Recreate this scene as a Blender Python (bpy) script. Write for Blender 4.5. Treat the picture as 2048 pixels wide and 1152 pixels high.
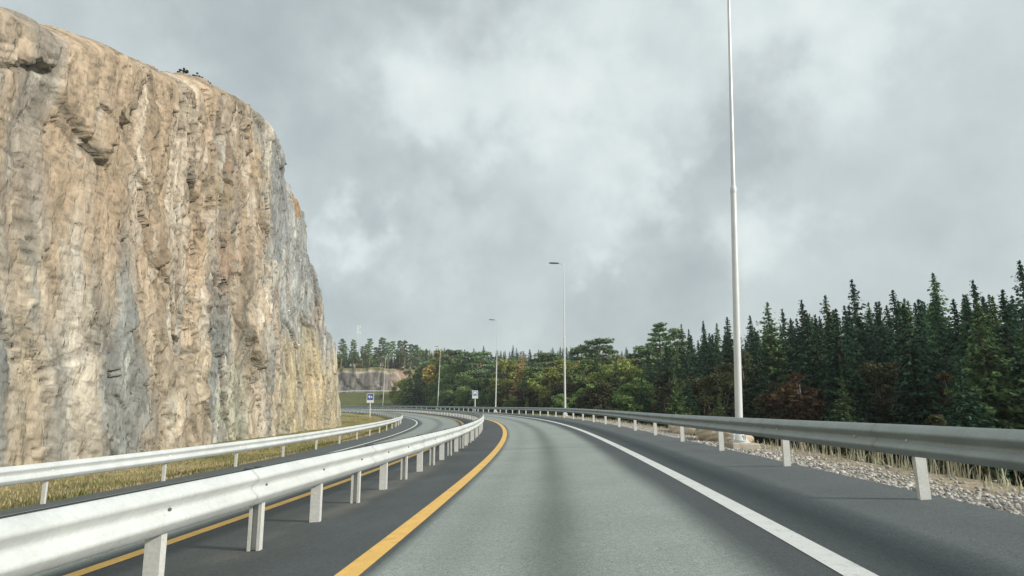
import bpy, math, random
import numpy as np
from mathutils import Vector, Matrix
for o in list(bpy.data.objects): bpy.data.objects.remove(o)
random.seed(7); R=np.random.default_rng(7)
scn=bpy.context.scene; COL=scn.collection

# ------------------------------------------------------------------ camera
F,HOR,ROLL=1288.22,814.84,-0.00454
TILT=math.atan((HOR-576)/F)
cam=bpy.data.cameras.new('camera'); co=bpy.data.objects.new('camera',cam); COL.objects.link(co)
cam.sensor_width=36; cam.lens=F/2048*36; cam.clip_start=0.1; cam.clip_end=5000
fw=Vector((0,math.cos(TILT),math.sin(TILT))); up=Vector((0,-math.sin(TILT),math.cos(TILT))); rt=Vector((1,0,0))
dl=-ROLL
U=(up*math.cos(dl)+rt*math.sin(dl)); Rr=(rt*math.cos(dl)-up*math.sin(dl))
m=Matrix((Rr,U,-fw)).transposed().to_4x4(); co.matrix_world=m
scn.camera=co
def ray(u,v):
    a=(u-1024);b=(v-576); a,b=a*math.cos(ROLL)+b*math.sin(ROLL),-a*math.sin(ROLL)+b*math.cos(ROLL)
    a/=F;b=-b/F
    return np.array([a,math.cos(TILT)-b*math.sin(TILT),math.sin(TILT)+b*math.cos(TILT)])
def at(u,v,Y):                       # pixel + depth -> world point
    r=ray(u,v); return r*(Y/r[1])

# ------------------------------------------------------------------ world, sun, exposure
SUN=Vector((0.78,-0.44,0.44)).normalized()
el=math.asin(SUN.z); az=math.atan2(SUN.x,SUN.y)
w=bpy.data.worlds.new('World'); scn.world=w; w.use_nodes=True
nt=w.node_tree; N=nt.nodes; L=nt.links
bg=N['Background']
def node(t,**k):
    n=N.new(t)
    for a,b in k.items(): setattr(n,a,b)
    return n
tc=node('ShaderNodeTexCoord')
nz=node('ShaderNodeTexNoise'); nz.inputs['Scale'].default_value=3.2; nz.inputs['Detail'].default_value=3; nz.inputs['Roughness'].default_value=.5
L.new(tc.outputs['Generated'],nz.inputs['Vector'])
s1=node('ShaderNodeVectorMath',operation='SUBTRACT'); L.new(nz.outputs['Color'],s1.inputs[0]); s1.inputs[1].default_value=(.5,.5,.5)
nzb=node('ShaderNodeTexNoise'); nzb.inputs['Scale'].default_value=15; nzb.inputs['Detail'].default_value=5; nzb.inputs['Roughness'].default_value=.55
L.new(tc.outputs['Generated'],nzb.inputs['Vector'])
s1b=node('ShaderNodeVectorMath',operation='SUBTRACT'); L.new(nzb.outputs['Color'],s1b.inputs[0]); s1b.inputs[1].default_value=(.5,.5,.5)
s2=node('ShaderNodeVectorMath',operation='MULTIPLY_ADD'); L.new(s1.outputs[0],s2.inputs[0]); s2.inputs[1].default_value=(.16,.16,.16); L.new(tc.outputs['Generated'],s2.inputs[2])
s3=node('ShaderNodeVectorMath',operation='MULTIPLY_ADD'); L.new(s1b.outputs[0],s3.inputs[0]); s3.inputs[1].default_value=(.19,.19,.19); L.new(s2.outputs[0],s3.inputs[2])
blobs=[(870,185,150,.15),(1130,190,150,.15),(1000,215,110,.05),(1330,240,120,.05),(1250,60,200,.07),(1600,20,190,.20),(1280,365,90,.11),(1190,410,120,.06),(1330,330,60,.05),
 (705,465,62,.16),(850,475,110,.10),(960,440,70,.05),(1190,515,45,.09),(1580,470,95,.12),(820,250,90,.05),(640,560,80,.02),(1020,660,70,.05),
 (600,60,230,-.07),(880,50,170,-.06),(850,380,150,-.09),(620,330,120,-.02),(1490,190,120,-.09),(1390,520,120,-.05),(720,640,170,-.10),
 (1300,650,220,-.06),(1210,205,45,-.07),(1000,620,160,-.05),(480,30,150,-.05),(1450,340,120,-.04)]
acc=None
nd=node('ShaderNodeTexNoise'); nd.inputs['Scale'].default_value=6.5; nd.inputs['Detail'].default_value=6; nd.inputs['Roughness'].default_value=.55
L.new(tc.outputs['Generated'],nd.inputs['Vector'])
md=node('ShaderNodeMath',operation='MULTIPLY_ADD'); L.new(nd.outputs['Fac'],md.inputs[0]); md.inputs[1].default_value=.34; md.inputs[2].default_value=.545-.17
acc=md.outputs[0]
for (px,py,rad,amp) in blobs:
    c=ray(px,py); c=c/np.linalg.norm(c); rr=rad/F*1.35; amp*=(1.3 if amp>0 else 1.3)
    d=node('ShaderNodeVectorMath',operation='DISTANCE'); L.new(s3.outputs[0],d.inputs[0]); d.inputs[1].default_value=tuple(c)
    mr=node('ShaderNodeMapRange',interpolation_type='SMOOTHSTEP'); L.new(d.outputs['Value'],mr.inputs['Value'])
    mr.inputs['From Min'].default_value=0; mr.inputs['From Max'].default_value=rr; mr.inputs['To Min'].default_value=amp; mr.inputs['To Max'].default_value=0
    a=node('ShaderNodeMath',operation='ADD'); L.new(acc,a.inputs[0]); L.new(mr.outputs['Result'],a.inputs[1]); acc=a.outputs[0]
cr=node('ShaderNodeValToRGB'); L.new(acc,cr.inputs['Fac'])
e=cr.color_ramp.elements
e[0].position=.30; e[0].color=(.30,.345,.365,1); e[1].position=.85; e[1].color=(.76,.80,.78,1)
for p,c in ((.45,(.405,.455,.468)),(.55,(.505,.56,.565)),(.68,(.615,.68,.68))):
    q=e.new(p); q.color=(*c,1)
sky=node('ShaderNodeTexSky',sky_type='NISHITA'); sky.sun_disc=False; sky.sun_elevation=el; sky.sun_rotation=az
sk=node('ShaderNodeVectorMath',operation='SCALE'); L.new(sky.outputs[0],sk.inputs[0]); sk.inputs['Scale'].default_value=.1
mx=node('ShaderNodeMix',data_type='RGBA'); mx.inputs['Factor'].default_value=.93
L.new(sk.outputs[0],mx.inputs['A']); L.new(cr.outputs['Color'],mx.inputs['B']); L.new(mx.outputs['Result'],bg.inputs['Color'])
bg.inputs['Strength'].default_value=1.0
w.cycles.sampling_method='MANUAL'; w.cycles.sample_map_resolution=512
sl=bpy.data.lights.new('sun','SUN'); so=bpy.data.objects.new('sun',sl); COL.objects.link(so)
sl.energy=3.1; sl.angle=math.radians(6); sl.color=(1,.94,.84)
so.rotation_euler=(-SUN).to_track_quat('-Z','Y').to_euler(); so.location=(60,-30,60)
scn.view_settings.view_transform='Standard'; scn.view_settings.look='None'; scn.view_settings.gamma=1; scn.view_settings.use_curve_mapping=False
scn.view_settings.exposure=0.30
scn.render.engine='CYCLES'; scn.cycles.max_bounces=5; scn.cycles.diffuse_bounces=3; scn.cycles.transparent_max_bounces=4

# ------------------------------------------------------------------ helpers
def tag(o,label=None,cat=None,group=None,kind=None):
    for k,v in (('label',label),('category',cat),('group',group),('kind',kind)):
        if v: o[k]=v
    return o
def empty(name,loc=(0,0,0),rz=0):
    o=bpy.data.objects.new(name,None); COL.objects.link(o); o.location=loc; o.rotation_euler=(0,0,rz); o.empty_display_size=.2
    return o
def link(name,me,parent=None,loc=None):
    o=bpy.data.objects.new(name,me); COL.objects.link(o); o.parent=parent
    if loc is not None: o.location=loc
    return o
def mesh(name,v,f,mat,smooth=False):
    me=bpy.data.meshes.new(name); v=np.asarray(v,np.float32)
    if isinstance(f,np.ndarray) and f.ndim==2:
        k=f.shape[1]; me.vertices.add(len(v)); me.vertices.foreach_set('co',v.ravel())
        me.loops.add(f.size); me.loops.foreach_set('vertex_index',f.ravel().astype(np.int32))
        me.polygons.add(len(f)); me.polygons.foreach_set('loop_start',np.arange(0,f.size,k,dtype=np.int32))
        me.polygons.foreach_set('loop_total',np.full(len(f),k,np.int32)); me.update(calc_edges=True); me.validate()
    else:
        me.from_pydata([tuple(map(float,q)) for q in v],[],[tuple(map(int,q)) for q in f]); me.update()
    me.materials.append(mat)
    if smooth: me.polygons.foreach_set('use_smooth',[True]*len(me.polygons))
    return me
def vcol(me,cols,name='Col'):
    a=me.color_attributes.new(name,'FLOAT_COLOR','POINT')
    c=np.ones((len(me.vertices),4),np.float32); c[:,:3]=cols; a.data.foreach_set('color',c.ravel())
class MB:
    def __init__(s): s.v=[]; s.f=[]
    def add(s,v,f):
        n=len(s.v); s.v+= [tuple(q) for q in v]; s.f+=[tuple(i+n for i in q) for q in f]; return s
    def box(s,c,d,M=None,bev=0):
        x,y,z=[q/2 for q in d]; b=min(bev,x*.45,y*.45,z*.45)
        if b<=0:
            v=[Vector((sx*x,sy*y,sz*z)) for sz in(-1,1) for sy in(-1,1) for sx in(-1,1)]
            f=[(0,2,3,1),(4,5,7,6),(0,1,5,4),(2,6,7,3),(0,4,6,2),(1,3,7,5)]
        else:
            prof=[]
            for zz,ins in ((-z,b),(-z+b,0),(z-b,0),(z,b)):
                X,Y=x-ins,y-ins; bb=b*.9
                prof.append([Vector(p) for p in ((-X+bb,-Y,zz),(X-bb,-Y,zz),(X,-Y+bb,zz),(X,Y-bb,zz),(X-bb,Y,zz),(-X+bb,Y,zz),(-X,Y-bb,zz),(-X,-Y+bb,zz))])
            v=[p for r in prof for p in r]; f=[tuple(range(7,-1,-1)),tuple(range(24,32))]
            for k in range(3):
                for i in range(8): f.append((k*8+i,k*8+(i+1)%8,k*8+8+(i+1)%8,k*8+8+i))
        c=Vector(c)
        v=[(M@q if M else q)+c for q in v]
        return s.add(v,f)
    def tube(s,pts,rad,n=10,cap=True):
        pts=[Vector(p) for p in pts]; rings=[]
        for i,p in enumerate(pts):
            d=(pts[min(i+1,len(pts)-1)]-pts[max(i-1,0)])
            if d.length<1e-9: d=Vector((0,0,1))
            d.normalize(); a=Vector((1,0,0)) if abs(d.x)<.8 else Vector((0,1,0))
            u=d.cross(a).normalized(); vv=d.cross(u); r=rad[i]
            rings.append([p+u*r*math.cos(t*2*math.pi/n)+vv*r*math.sin(t*2*math.pi/n) for t in range(n)])
        v=[q for r in rings for q in r]; f=[]
        for k in range(len(rings)-1):
            for i in range(n): f.append((k*n+i,k*n+(i+1)%n,(k+1)*n+(i+1)%n,(k+1)*n+i))
        if cap: f.append(tuple(range(n-1,-1,-1))); f.append(tuple(range((len(rings)-1)*n,len(rings)*n)))
        return s.add(v,f)
    def build(s,name,mat,parent=None,smooth=False,loc=None):
        me=mesh(name,s.v,s.f,mat)
        if smooth:
            me.polygons.foreach_set('use_smooth',[True]*len(me.polygons))
            me.set_sharp_from_angle(angle=math.radians(40))
        return link(name,me,parent,loc)
def sstep(x,a,b):
    t=np.clip((x-a)/(b-a),0,1); return t*t*(3-2*t)
# value noise / worley in numpy
def _h(ix,iy,seed):
    n=(ix.astype(np.int64)*374761393+iy.astype(np.int64)*668265263+seed*982451653)&0xffffffff
    n=((n^(n>>13))*1274126177)&0xffffffff; return ((n^(n>>16))&0xffffff)/float(0xffffff)
def vn(x,y,seed=0):
    ix=np.floor(x);iy=np.floor(y);fx=x-ix;fy=y-iy;fx=fx*fx*(3-2*fx);fy=fy*fy*(3-2*fy)
    a=_h(ix,iy,seed);b=_h(ix+1,iy,seed);c=_h(ix,iy+1,seed);d=_h(ix+1,iy+1,seed)
    return (a+(b-a)*fx)*(1-fy)+(c+(d-c)*fx)*fy-.5
def fbm(x,y,seed=0,o=4,g=.5):
    r=0;a=1
    for i in range(o): r=r+a*vn(x*2**i,y*2**i,seed+i*17); a*=g
    return r
def worley(x,y,seed=0):
    ix=np.floor(x);iy=np.floor(y);b1=np.full(x.shape,9.);b2=np.full(x.shape,9.);cx=np.zeros(x.shape);cy=np.zeros(x.shape);ci=np.zeros(x.shape);cj=np.zeros(x.shape)
    for dx in(-1,0,1):
        for dy in(-1,0,1):
            gx=ix+dx;gy=iy+dy;px=gx+_h(gx,gy,seed);py=gy+_h(gx,gy,seed+5)
            d=np.hypot(px-x,py-y);m=d<b1
            b2=np.where(m,b1,np.minimum(b2,d));b1=np.where(m,d,b1);cx=np.where(m,px,cx);cy=np.where(m,py,cy);ci=np.where(m,gx,ci);cj=np.where(m,gy,cj)
    return b1,b2,x-cx,y-cy,ci,cj

# ------------------------------------------------------------------ materials
def mat(name,color=(.5,.5,.5),rough=.8,metal=0,spec=.5,noise=None,bump=None,attr=None,stretch=(1,1,1),coord='Object',island=0,trans=0):
    m=bpy.data.materials.new(name); m.use_nodes=True; t=m.node_tree; n=t.nodes; l=t.links; b=n['Principled BSDF']
    b.inputs['Roughness'].default_value=rough; b.inputs['Metallic'].default_value=metal; b.inputs['Specular IOR Level'].default_value=spec
    tc=n.new('ShaderNodeTexCoord'); mp=n.new('ShaderNodeMapping'); mp.inputs['Scale'].default_value=stretch; l.new(tc.outputs[coord],mp.inputs[0])
    if attr: a=n.new('ShaderNodeAttribute'); a.attribute_name=attr; out=a.outputs['Color']
    else: r=n.new('ShaderNodeRGB'); r.outputs[0].default_value=(*color,1); out=r.outputs[0]
    for (sc,amt,det) in (noise or []):
        z=n.new('ShaderNodeTexNoise'); z.inputs['Scale'].default_value=sc; z.inputs['Detail'].default_value=det; z.inputs['Roughness'].default_value=.6; l.new(mp.outputs[0],z.inputs['Vector'])
        q=n.new('ShaderNodeMapRange'); q.inputs['From Min'].default_value=.3;q.inputs['From Max'].default_value=.7; q.inputs['To Min'].default_value=1-amt; q.inputs['To Max'].default_value=1+amt; l.new(z.outputs['Fac'],q.inputs['Value'])
        v=n.new('ShaderNodeVectorMath'); v.operation='SCALE'; l.new(out,v.inputs[0]); l.new(q.outputs[0],v.inputs['Scale']); out=v.outputs[0]
    if island:
        g=n.new('ShaderNodeNewGeometry'); oi=n.new('ShaderNodeObjectInfo')
        hs=n.new('ShaderNodeHueSaturation')
        q=n.new('ShaderNodeMapRange'); q.inputs['To Min'].default_value=1-island; q.inputs['To Max'].default_value=1+island; l.new(g.outputs['Random Per Island'],q.inputs['Value'])
        q2=n.new('ShaderNodeMapRange'); q2.inputs['To Min'].default_value=.49; q2.inputs['To Max'].default_value=.515; l.new(oi.outputs['Random'],q2.inputs['Value'])
        q3=n.new('ShaderNodeMapRange'); q3.inputs['From Min'].default_value=0; q3.inputs['To Min'].default_value=.72; q3.inputs['To Max'].default_value=1.3; l.new(oi.outputs['Random'],q3.inputs['Value'])
        mm=n.new('ShaderNodeMath'); mm.operation='MULTIPLY'; l.new(q.outputs[0],mm.inputs[0]); l.new(q3.outputs[0],mm.inputs[1]); l.new(mm.outputs[0],hs.inputs['Value']); l.new(q2.outputs[0],hs.inputs['Hue']); l.new(out,hs.inputs['Color']); out=hs.outputs[0]
    l.new(out,b.inputs['Base Color'])
    prev=None
    for (sc,st,det) in (bump or []):
        z=n.new('ShaderNodeTexNoise'); z.inputs['Scale'].default_value=sc; z.inputs['Detail'].default_value=det; l.new(mp.outputs[0],z.inputs['Vector'])
        u=n.new('ShaderNodeBump'); u.inputs['Strength'].default_value=1; u.inputs['Distance'].default_value=st; l.new(z.outputs['Fac'],u.inputs['Height'])
        if prev: l.new(prev,u.inputs['Normal'])
        prev=u.outputs[0]
    if prev: l.new(prev,b.inputs['Normal'])
    if trans:
        tr=n.new('ShaderNodeBsdfTranslucent'); l.new(out,tr.inputs['Color']); ms=n.new('ShaderNodeMixShader'); ms.inputs[0].default_value=trans
        l.new(b.outputs[0],ms.inputs[1]); l.new(tr.outputs[0],ms.inputs[2]); l.new(ms.outputs[0],n['Material Output'].inputs['Surface'])
    return m
def asphalt(name):
    # lateral position across the carriageway is stored in the UV map (metres); the wear pattern is the surface's own
    m=mat(name,attr='Col',rough=.8,spec=.35,noise=[(90,.42,2),(22,.14,4),(.7,.08,4)],bump=[(220,.004,2)])
    return m
M_road=asphalt('asphalt')
M_white=mat('white_road_paint',(.68,.70,.68),rough=.7,noise=[(8,.06,4),(90,.10,3)])
M_yellow=mat('yellow_road_paint',(.82,.50,.13),rough=.7,noise=[(6,.10,4),(80,.12,3)])
def wear(m,sc,th,colr,amt):
    t=m.node_tree;n=t.nodes;l=t.links;b=n['Principled BSDF']; src=b.inputs['Base Color'].links[0].from_socket
    tc=n.new('ShaderNodeTexCoord'); z=n.new('ShaderNodeTexNoise'); z.inputs['Scale'].default_value=sc; z.inputs['Detail'].default_value=6; z.inputs['Roughness'].default_value=.7; l.new(tc.outputs['Object'],z.inputs['Vector'])
    q=n.new('ShaderNodeMapRange'); q.inputs['From Min'].default_value=th; q.inputs['From Max'].default_value=th+.05; q.inputs['To Max'].default_value=amt; l.new(z.outputs['Fac'],q.inputs['Value'])
    mx=n.new('ShaderNodeMix'); mx.data_type='RGBA'; l.new(q.outputs[0],mx.inputs['Factor']); l.new(src,mx.inputs['A']); mx.inputs['B'].default_value=(*colr,1); l.new(mx.outputs['Result'],b.inputs['Base Color'])
wear(M_white,14,.60,(.25,.27,.26),.6); wear(M_yellow,12,.60,(.30,.24,.13),.6); wear(M_white,2.2,.56,(.42,.44,.42),.35); wear(M_yellow,2.0,.57,(.45,.30,.12),.35)
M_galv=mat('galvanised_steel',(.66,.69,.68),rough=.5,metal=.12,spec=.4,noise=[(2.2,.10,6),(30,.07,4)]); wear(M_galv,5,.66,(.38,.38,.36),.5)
M_galv_shade=mat('shaded_galvanised_steel',(.33,.37,.36),rough=.48,metal=.3,noise=[(2.5,.12,5),(25,.08,4)])  # darker copy of the galvanised steel: shade on beams facing off the sun, as colour
M_post=mat('post_steel',(.66,.67,.64),rough=.55,metal=.1,noise=[(5,.12,5),(40,.08,4)])
M_pole=mat('pole_steel',(.70,.72,.71),rough=.42,metal=.15,noise=[(3,.06,4)])
M_bolt=mat('bolt_zinc',(.75,.75,.72),rough=.35,metal=.3)
M_dark=mat('dark_lamp_housing',(.07,.08,.085),rough=.5)
M_lens=mat('lamp_glass',(.35,.38,.4),rough=.2)
M_conc=mat('concrete',(.46,.41,.34),rough=.9,noise=[(6,.15,5)],bump=[(30,.01,4)])
M_ground=mat('ground_cover',attr='Col',rough=.95,spec=.1,noise=[(.5,.22,5),(4,.25,5),(30,.3,3)],bump=[(6,.08,5),(40,.03,3)])
M_rock=mat('blasted_rock',attr='Col',rough=.88,spec=.25,noise=[(1.6,.12,6),(9,.14,6)],bump=[(6,.05,8)],stretch=(1,1,.4))
def facets(m,specs,stretch):
    t=m.node_tree;n=t.nodes;l=t.links;b=n['Principled BSDF']; lk=b.inputs['Normal'].links; prev=lk[0].from_socket if lk else None
    tc=n.new('ShaderNodeTexCoord'); mp=n.new('ShaderNodeMapping'); mp.inputs['Scale'].default_value=stretch; l.new(tc.outputs['Object'],mp.inputs[0])
    zn=n.new('ShaderNodeTexNoise'); zn.inputs['Scale'].default_value=1.5; zn.inputs['Detail'].default_value=4; l.new(mp.outputs[0],zn.inputs['Vector'])
    ad=n.new('ShaderNodeVectorMath'); ad.operation='MULTIPLY_ADD'; l.new(zn.outputs['Color'],ad.inputs[0]); ad.inputs[1].default_value=(.5,.5,.5); l.new(mp.outputs[0],ad.inputs[2])
    for sc,dist in specs:
        v=n.new('ShaderNodeTexVoronoi'); v.inputs['Scale'].default_value=sc; l.new(ad.outputs[0],v.inputs['Vector'])
        u=n.new('ShaderNodeBump'); u.inputs['Distance'].default_value=dist; u.invert=True; l.new(v.outputs['Distance'],u.inputs['Height'])
        if prev: l.new(prev,u.inputs['Normal'])
        prev=u.outputs[0]
    l.new(prev,b.inputs['Normal'])
facets(M_rock,[(1.3,.16),(3.7,.07),(9.,.025)],(1,1,.5))
M_rock2=mat('far_blasted_rock',attr='Col',rough=.9,spec=.2,noise=[(.5,.25,6),(2,.2,5)],bump=[(.6,.5,6)],stretch=(1,1,.3))
M_stone=mat('stone',(.52,.50,.46),rough=.9,noise=[(20,.3,3)],island=.4)
M_boulder=mat('boulder_rock',(.56,.46,.34),rough=.9,noise=[(2,.2,5),(14,.25,4)],bump=[(6,.05,5)])
M_dry=mat('dry_grass',(.50,.43,.24),rough=.9,island=.35,trans=.25)
M_olive=mat('olive_grass',(.27,.27,.10),rough=.9,island=.4,trans=.25)
M_stalk=mat('dry_stalk',(.40,.38,.27),rough=.9,island=.3,trans=.2)
M_bark=mat('bark',(.15,.125,.10),rough=.95,noise=[(12,.3,4)])
M_pbark=mat('pine_bark',(.27,.19,.13),rough=.95,noise=[(8,.3,4)])
M_bbark=mat('pale_bark',(.34,.33,.30),rough=.9,noise=[(10,.35,4)])
def leaf(n,c,isl=.45,tr=.25): return mat(n,c,rough=.75,spec=.2,island=isl,trans=tr)
M_spruce=leaf('spruce_needles',(.036,.082,.044)); M_spruce2=leaf('light_spruce_needles',(.12,.19,.075)); M_pine=leaf('pine_needles',(.19,.27,.14))
M_dec=leaf('green_leaves',(.20,.28,.095)); M_yel=leaf('yellow_green_leaves',(.33,.36,.11)); M_brown=leaf('brown_leaves',(.088,.090,.042),.45)
M_orange=leaf('orange_leaves',(.155,.105,.050),.4); M_larch=leaf('larch_needles',(.42,.25,.13)); M_ochre=leaf('ochre_leaves',(.40,.30,.10))

# ------------------------------------------------------------------ road alignment (measured)
X0=-2.94189; PHI=-.081264; BR=.052813; BL=.060428; H0=1.31844
KS=[0,15,30,60,110,180,262,275]; KV=[.002101,.002521,.003899,.004119,.001664,.008232,.008232,.0]
ZS=[-10,5,20,50,100,200]; ZV=[.02744,0,-.054875,.128671,.283494,.94774]
DS=.5; SS=np.arange(-90,420,DS)
kap=np.interp(SS,KS,KV); kap[SS<0]=.002
th=np.concatenate([[0],np.cumsum(kap[1:]*DS)]); i0=int(np.argmin(abs(SS))); th-=th[i0]-PHI
PX=np.concatenate([[0],np.cumsum(-np.sin(th[1:])*DS)]); PY=np.concatenate([[0],np.cumsum(np.cos(th[1:])*DS)])
PX+=X0-PX[i0]; PY-=PY[i0]
# smooth the measured long profile
_zs=np.interp(SS,ZS,ZV); kk=np.ones(31)/31; PZ=np.convolve(np.pad(_zs,15,mode='edge'),kk,'valid')
def road_z(s,u): return -H0+np.interp(s,SS,PZ)+np.where(u>0,BR,BL)*u
def P(s,u,dz=0):
    s=np.asarray(s,float);u=np.asarray(u,float)
    x=np.interp(s,SS,PX);y=np.interp(s,SS,PY);t=np.interp(s,SS,th)
    return np.stack([x+np.cos(t)*u,y+np.sin(t)*u,road_z(s,u)+dz+0*x],-1)
def head(s): return float(np.interp(s,SS,th))
def SU(x,y):
    x=np.ravel(x);y=np.ravel(y);s=np.empty(len(x));u=np.empty(len(x))
    ax,ay,at_,as_=PX[::4],PY[::4],th[::4],SS[::4]
    for a in range(0,len(x),8000):
        d=(x[a:a+8000,None]-ax)**2+(y[a:a+8000,None]-ay)**2; i=d.argmin(1)
        dx=x[a:a+8000]-ax[i];dy=y[a:a+8000]-ay[i]
        s[a:a+8000]=as_[i]+(-np.sin(at_[i])*dx+np.cos(at_[i])*dy); uu=np.cos(at_[i])*dx+np.sin(at_[i])*dy
        u[a:a+8000]=np.where(abs(uu)>8,np.sign(uu)*np.sqrt(d[np.arange(len(i)),i]),uu)
    return s,u
WALL_Y=262.
def terrain(x,y):
    shp=np.shape(x); x=np.ravel(np.asarray(x,float)); y=np.ravel(np.asarray(y,float)); s,u=SU(x,y)
    zr=road_z(s,np.clip(u,-7.1,7.1))
    d=np.maximum(u-7.0,0)
    n=fbm(x*.06,y*.06,3)*1.6+fbm(x*.35,y*.35,9)*.25
    far=sstep(y,215,430)
    fl=-4.2+n*sstep(d,4,20)+far*25*sstep(y-.35*np.abs(x-40),150,420)
    right=np.where(d>2.3,zr-.12-(d-2.3)*.5,zr-.07-.02*d)
    slopeend=sstep(d,8,12); right=np.where(d>2.3,np.maximum(right,fl)*1.0,right); right=right*(1-slopeend)+fl*slopeend
    # outer bank at the far left : grass bank, shelf, rock cutting, hill
    bz=6.0+np.interp(x,[-200,-68],[1.0,0])
    bank=zr-.1+(bz-zr)*sstep(d,3,42)
    bank=np.where(y>WALL_Y-8,bz,bank)
    top=15.3+fbm(x*.08,y*.08,31)*1.6+.035*(y-WALL_Y)+.02*np.maximum(y-WALL_Y,0)
    bank=bank+(top-bank)*sstep(y,WALL_Y-.4,WALL_Y+2.2)
    mk=sstep(x,-29,-40)*sstep(s,140,168)*(u>0)
    mk2=sstep(x,-30,-48)
    mk=np.where(y>240,mk2,mk)
    right=right*(1-mk)+bank*mk
    dl=np.maximum(-u-7.0,0)
    left=zr-.06-.22*sstep(dl,0,2.2)+fbm(x*.3,y*.3,5)*.12*sstep(dl,.3,2)
    z=np.where(u>=0,right,left)
    inside=np.abs(u)<7.0; z=np.where(inside,zr-.08,z)
    return z.reshape(shp)
def g1(x,y): return float(terrain(np.array([x]),np.array([y]))[0])

def grid(name,A,mat_,cols=None,smooth=True,parent=None,flip=False):
    r,c=A.shape[:2]; i=np.arange(r*c).reshape(r,c)
    f=np.stack([i[:-1,:-1],i[:-1,1:],i[1:,1:],i[1:,:-1]],-1).reshape(-1,4)
    if flip: f=f[:,::-1]
    me=mesh(name,A.reshape(-1,3),f,mat_,smooth)
    if cols is not None: vcol(me,cols.reshape(-1,3))
    return link(name,me,parent)
def axis(segs):
    o=[]
    for a,b,st in segs: o.append(np.arange(a,b,st))
    return np.unique(np.concatenate(o+[[segs[-1][1]]]))
gx=axis([(-900,-400,50),(-400,-150,12),(-150,-70,4),(-70,-25,1.5),(-25,22,.6),(22,80,2),(80,300,10),(300,1000,50)])
gy=axis([(-120,-20,10),(-20,-4,2),(-4,80,.8),(80,255,2),(255,270,.8),(270,460,5),(460,1400,60)])
GX,GY=np.meshgrid(gx,gy); GZ=terrain(GX,GY); gs,gu=SU(GX,GY); gs=gs.reshape(GX.shape); gu=gu.reshape(GX.shape)
def C3(*c): return np.array(c,float)
col=np.zeros(GX.shape+(3,)); col[:]=C3(.045,.05,.028)
def mixc(col,k,c): return col*(1-k[...,None])+C3(*c)*k[...,None]
col=mixc(col,(sstep(gu,6.5,7)*(1-sstep(gu,8.6,10.2))),(.36,.30,.22))
col=mixc(col,(sstep(gu,6.5,7)*(1-sstep(gu,7.5,8.0))),(.34,.33,.30))
pn=fbm(GX*.25,GY*.25,77)
col=mixc(col,sstep(-gu,6.6,7.4),(.40,.34,.18)); col=mixc(col,sstep(-gu,6.6,7.4)*sstep(pn,-.12,.2)*.8,(.20,.19,.08)); col=mixc(col,sstep(-gu,6.7,7.)*(1-sstep(-gu,7.4,7.9)),(.30,.29,.25))
bk=sstep(GX,-29,-40)*(gu>9)*(GY>185)*(GY<WALL_Y)
col=mixc(col,bk*1.0,(.135,.145,.055))
col=mixc(col,sstep(GX,-25,-38)*(GY>=WALL_Y),(.20,.18,.075))
col=mixc(col,sstep(GX,-52,-42)*(1-sstep(GX,-34,-26))*(GY>WALL_Y-14)*(GY<WALL_Y+22)*.9,(.36,.25,.19))
tag(grid('ground',np.stack([GX,GY,GZ],-1),M_ground,col),'ground of dry grass, gravel verge and forest floor around the motorway','ground',kind='structure')

# carriageways
sr=np.concatenate([np.arange(-60,-4,2.),np.arange(-4,30,.15),np.arange(30,60,.5),np.arange(60,400,1.)])
lane=np.array([.305,.345,.322]); dark=np.array([.082,.097,.100]); shd=np.array([.098,.113,.115])
def roadcol(s,u):
    c=np.zeros(u.shape+(3,)); c[:]=dark*.92
    w1=fbm(s*.12,u*.8,4)*.18
    lt=sstep(u+w1*.6,1.38,1.55)*(1-sstep(u+w1,3.95,4.45)); lt2=sstep(-u+w1*.6,1.42,1.7)*(1-sstep(-u+w1,4.5,4.95))
    c=mixc(c,lt,lane); c=mixc(c,lt2,lane*.96)
    c*=(1+.25*fbm(s*.5,u*1.4,21,5)*(np.abs(u)<1.3))[...,None]
    c=mixc(c,np.exp(-(u/.30)**2)*sstep(fbm(s*.9,u*2.,22,4),-.15,.35)*.6,(.19,.185,.165))
    c=mixc(c,sstep(u,5.45,5.55),shd*1.25); c=mixc(c,sstep(-u,5.3,5.4),shd*1.1)
    g=lambda q,cc,ww: np.exp(-((q-cc)/ww)**2)
    k=.45*g(u+w1*.5,2.86,.27)+.42*g(-u+w1*.5,3.1,.3)+.12*g(u,2.0,.2)
    k=k*(.9+.4*fbm(s*.08,u*.1,8)); return c*(1-np.clip(k,0,.8))[...,None]
def ribbon(name,us,mt,dz=0,cols=True,s=sr,parent=None):
    S,Uu=np.meshgrid(s,us,indexing='ij'); return grid(name,P(S,Uu,dz),mt,roadcol(S,Uu) if cols else None,parent=parent,flip=False)
rd=tag(ribbon('road',np.concatenate([np.arange(1.18,6.75,.12),[6.75,6.98]]),M_road),'grey asphalt lane curving left with dark tyre streak, between yellow and white edge lines','road',kind='structure')
tag(ribbon('median_strip',np.linspace(-1.18,1.18,34),M_road),'dark asphalt median strip under the double guardrail','road',kind='structure')
rd2=tag(ribbon('road',-np.concatenate([np.arange(1.18,6.75,.12),[6.75,6.98]])[::-1],M_road),'opposite asphalt carriageway between the median guardrail and the cliff side guardrail','road',kind='structure')
def line(u,wd,mt,par): ribbon('edge_line',np.array([u-wd/2,u,u+wd/2]),mt,.004,False,parent=par)
line(1.278,.20,M_yellow,rd); line(4.812,.20,M_white,rd); line(-1.267,.18,M_yellow,rd2); line(-5.195,.16,M_white,rd2)
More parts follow.
